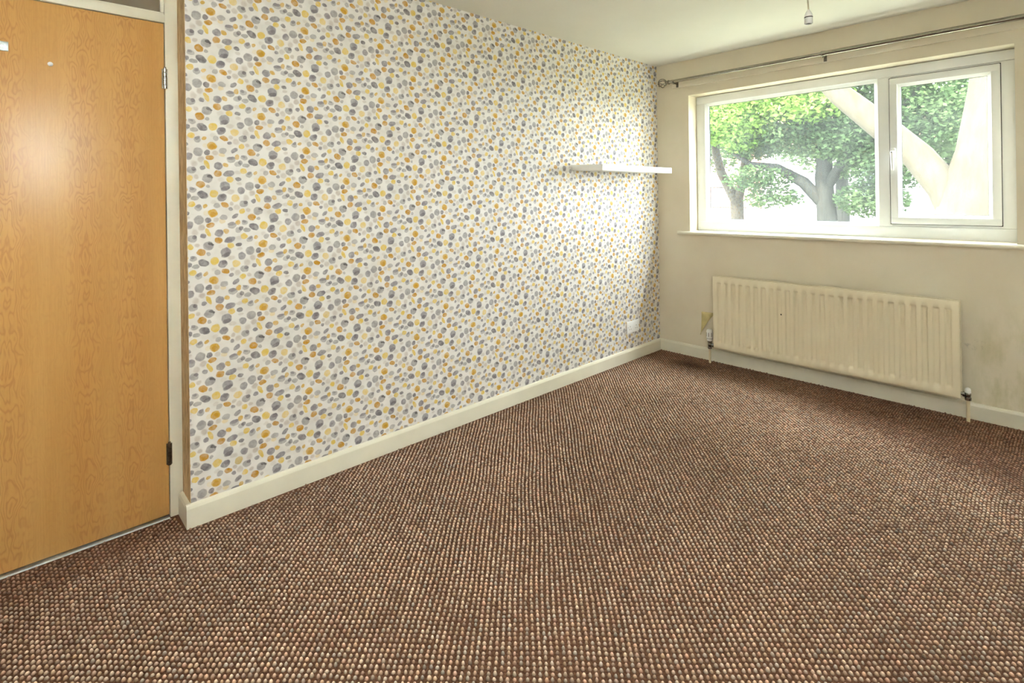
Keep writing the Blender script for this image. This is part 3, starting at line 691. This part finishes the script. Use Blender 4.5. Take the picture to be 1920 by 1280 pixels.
# dark spreading tree in the middle
t2 = empty('spreading_tree', 'spreading grey-green tree with low limbs in the middle of the window', 'tree', group='trees outside the window')
bx, by = -1.55, 13.2
MB().tube([(bx+.1, by, GZ-0.05), (bx+.05, by, 0.8), (bx, by, 1.6), (bx+0.05, by, 2.6), (bx+.1, by, 4.4)], [0.27, 0.20, 0.18, 0.13, 0.05], 12).build('trunk', BK[1], t2, 60)
MB().tube([(bx, by, 1.0), (bx-0.35, by-.2, 1.5), (bx-0.85, by-.4, 1.85), (bx-1.4, by-.5, 1.95), (bx-1.9, by-.5, 2.3)], [0.14, 0.13, 0.10, 0.07, 0.03], 10).build('limb', BK[1], t2, 60)
MB().tube([(bx, by, 1.3), (bx+0.5, by-.2, 2.0), (bx+1.2, by-.3, 2.6), (bx+1.9, by-.3, 3.4)], [0.12, 0.10, 0.07, 0.03], 10).build('limb', BK[1], t2, 60)
MB().tube([(bx, by, 2.2), (bx-0.7, by-.1, 3.0), (bx-1.3, by-.2, 3.6)], [0.10, 0.07, 0.03], 8).build('limb', BK[1], t2, 60)
foliage(t2, [(bx-1.5, by-.1, 2.45, .8, .4, .7), (bx-0.5, by-.3, 2.6, .9, .5, .9), (bx+0.5, by-.3, 2.5, .9, .6, 1.2), (bx+1.2, by, 1.9, .9, .7, 1.4), (bx+1.9, by, 2.8, 1.0, .9, 1.4), (bx+.4, by, 3.7, 1.4, .9, 1.6), (bx+1.6, by, 4.2, 1.4, .9, 1.5), (bx-1.25, by-.4, 1.62, .8, .35, .5), (bx-1.0, by-.2, 1.15, .7, .25, .22), (bx+0.9, by, 1.1, .7, .4, .7), (bx+0.2, by, 5.4, 2.2, 1.0, 2)], 0.050, 3600, LF[1], 2)

# pale near tree on the right
t3 = empty('pale_trunk_tree', 'near tree with thick sunlit pale trunk and leaning limb behind the casement', 'tree', group='trees outside the window')
bx, by = 1.42, 8.2
MB().tube([(bx-.02, by, GZ-0.05), (bx, by, 0.7), (bx+0.05, by, 1.2), (bx+0.16, by, 1.7), (bx+0.26, by, 2.4), (bx+0.36, by, 3.4), (bx+0.5, by, 5.2)], [0.42, 0.33, 0.29, 0.24, 0.22, 0.20, 0.11], 16).build('trunk', BK[2], t3, 60)
MB().tube([(bx-0.02, by, 0.95), (bx-0.18, by, 1.3), (bx-0.42, by-.05, 1.68), (bx-0.78, by-.1, 2.08), (bx-1.22, by-.2, 2.55), (bx-1.7, by-.3, 3.2), (bx-2.1, by-.3, 4.2)], [0.22, 0.185, 0.17, 0.16, 0.14, 0.11, 0.05], 14).build('limb', BK[2], t3, 60)
MB().tube([(bx+0.3, by, 2.6), (bx+1.1, by-.2, 3.4), (bx+2.2, by-.4, 4.2)], [0.14, 0.11, 0.04], 10).build('limb', BK[2], t3, 60)
foliage(t3, [(bx-1.8, by, 4.6, 1.5, .8, 1.3), (bx, by, 5.4, 1.9, .9, 1.6), (bx+1.7, by-.2, 4.8, 1.3, .7, 1.0)], 0.06, 3000, LF[0], 3)

# pale trees further back
k = 0
for (x, y, lab) in ((-8.5, 19.5, 'pale tree far behind the forked tree at the left'), (-3.2, 20.5, 'pale tree far behind the spreading tree'), (0.2, 17.0, 'bushy pale tree behind the leaning pale limb'), (6.3, 13.6, 'bushy tree just right of the pale trunk'), (8.0, 7.4, 'bushy tree well right of the pale trunk, close to the house'), (12.6, 10.6, 'bushy tree furthest right of the pale trunk')):
    t = empty('background_tree', lab, 'tree', group='trees outside the window'); k += 1
    MB().tube([(x, y, GZ-0.05), (x+.05, y, 1.5), (x, y, 4.0)], [0.28, 0.2, 0.08], 10).build('trunk', BK[1], t, 60)
    foliage(t, [(x-1.2, y, 3.2, 1.3, 1.0, 1), (x+1.2, y, 3.0, 1.3, 1.0, 1), (x, y-.5, 2.7, 1.3, 1.0, 1), (x, y, 4.4, 1.9, 1.1, 1.4), (x-.6, y, 5.6, 1.5, .9, 1)], 0.08, 2000, LF[2 if k < 4 else 1], 10+k)

# neighbouring house glimpsed between the trees
ho = empty('neighbour_house', 'pale rendered house with a red brick end glimpsed between the trees', 'house')
hx0, hx1, hy0, hy1 = -16.0, 3.0, 25.0, 31.0
box('wall', paint('white_render', srgb(240, 238, 232), 0.9, 0.03, 1), ho, hx0, hx1, hy0, hy1, GZ, 3.3)
brick = NT('red_brick'); bt_ = brick.node('ShaderNodeTexBrick'); brick.put(bt_.inputs['Vector'], brick.comb(brick.xyz(brick.pos())[0], brick.xyz(brick.pos())[2], 0.0)); bt_.inputs['Scale'].default_value = 4
for i_, c_ in enumerate((srgb(190, 120, 100), srgb(206, 140, 118), srgb(214, 200, 186))): bt_.inputs[i_+1].default_value = c_
brick.set(color=bt_.outputs[0], rough=0.9)
box('brick_end', brick.m, ho, -10.2, -7.6, hy0-0.35, hy0+0.05, GZ, 3.2)
rf = MB(); rf.prism([(hy0-0.5, 3.2), (hy1+0.5, 3.2), ((hy0+hy1)/2, 5.4)], 'x', hx0-0.3, hx1+0.3); rf.build('roof', paint('red_roof_tiles', srgb(168, 120, 100), 0.9, 0.1, 2), ho)
for x in (-14, -5.6, -3.2, 0.6):
    f_ = box('window', M['upvc'], ho, x-0.7, x+0.7, hy0-0.06, hy0+0.02, 0.9, 2.2); box('pane', paint('far_glass', srgb(150, 160, 166), 0.2, 0.05, 1), f_, x-0.6, x+0.6, hy0-0.08, hy0-0.055, 1.0, 2.1)
# wire fence behind the forked tree
fe = empty('wire_fence', 'thin wire fence behind the forked tree', 'fence')
for z in (0.86, 1.46):
    MB().tube([(-9.0, 15.6, z), (-4.3, 15.6, z)], 0.016, 8).build('rail', BK[1], fe, 60)
for x in (-9.0, -6.9, -4.52):
    MB().box(x-0.04, x+0.04, 15.62, 15.70, GZ, 1.55).build('post', BK[1], fe)
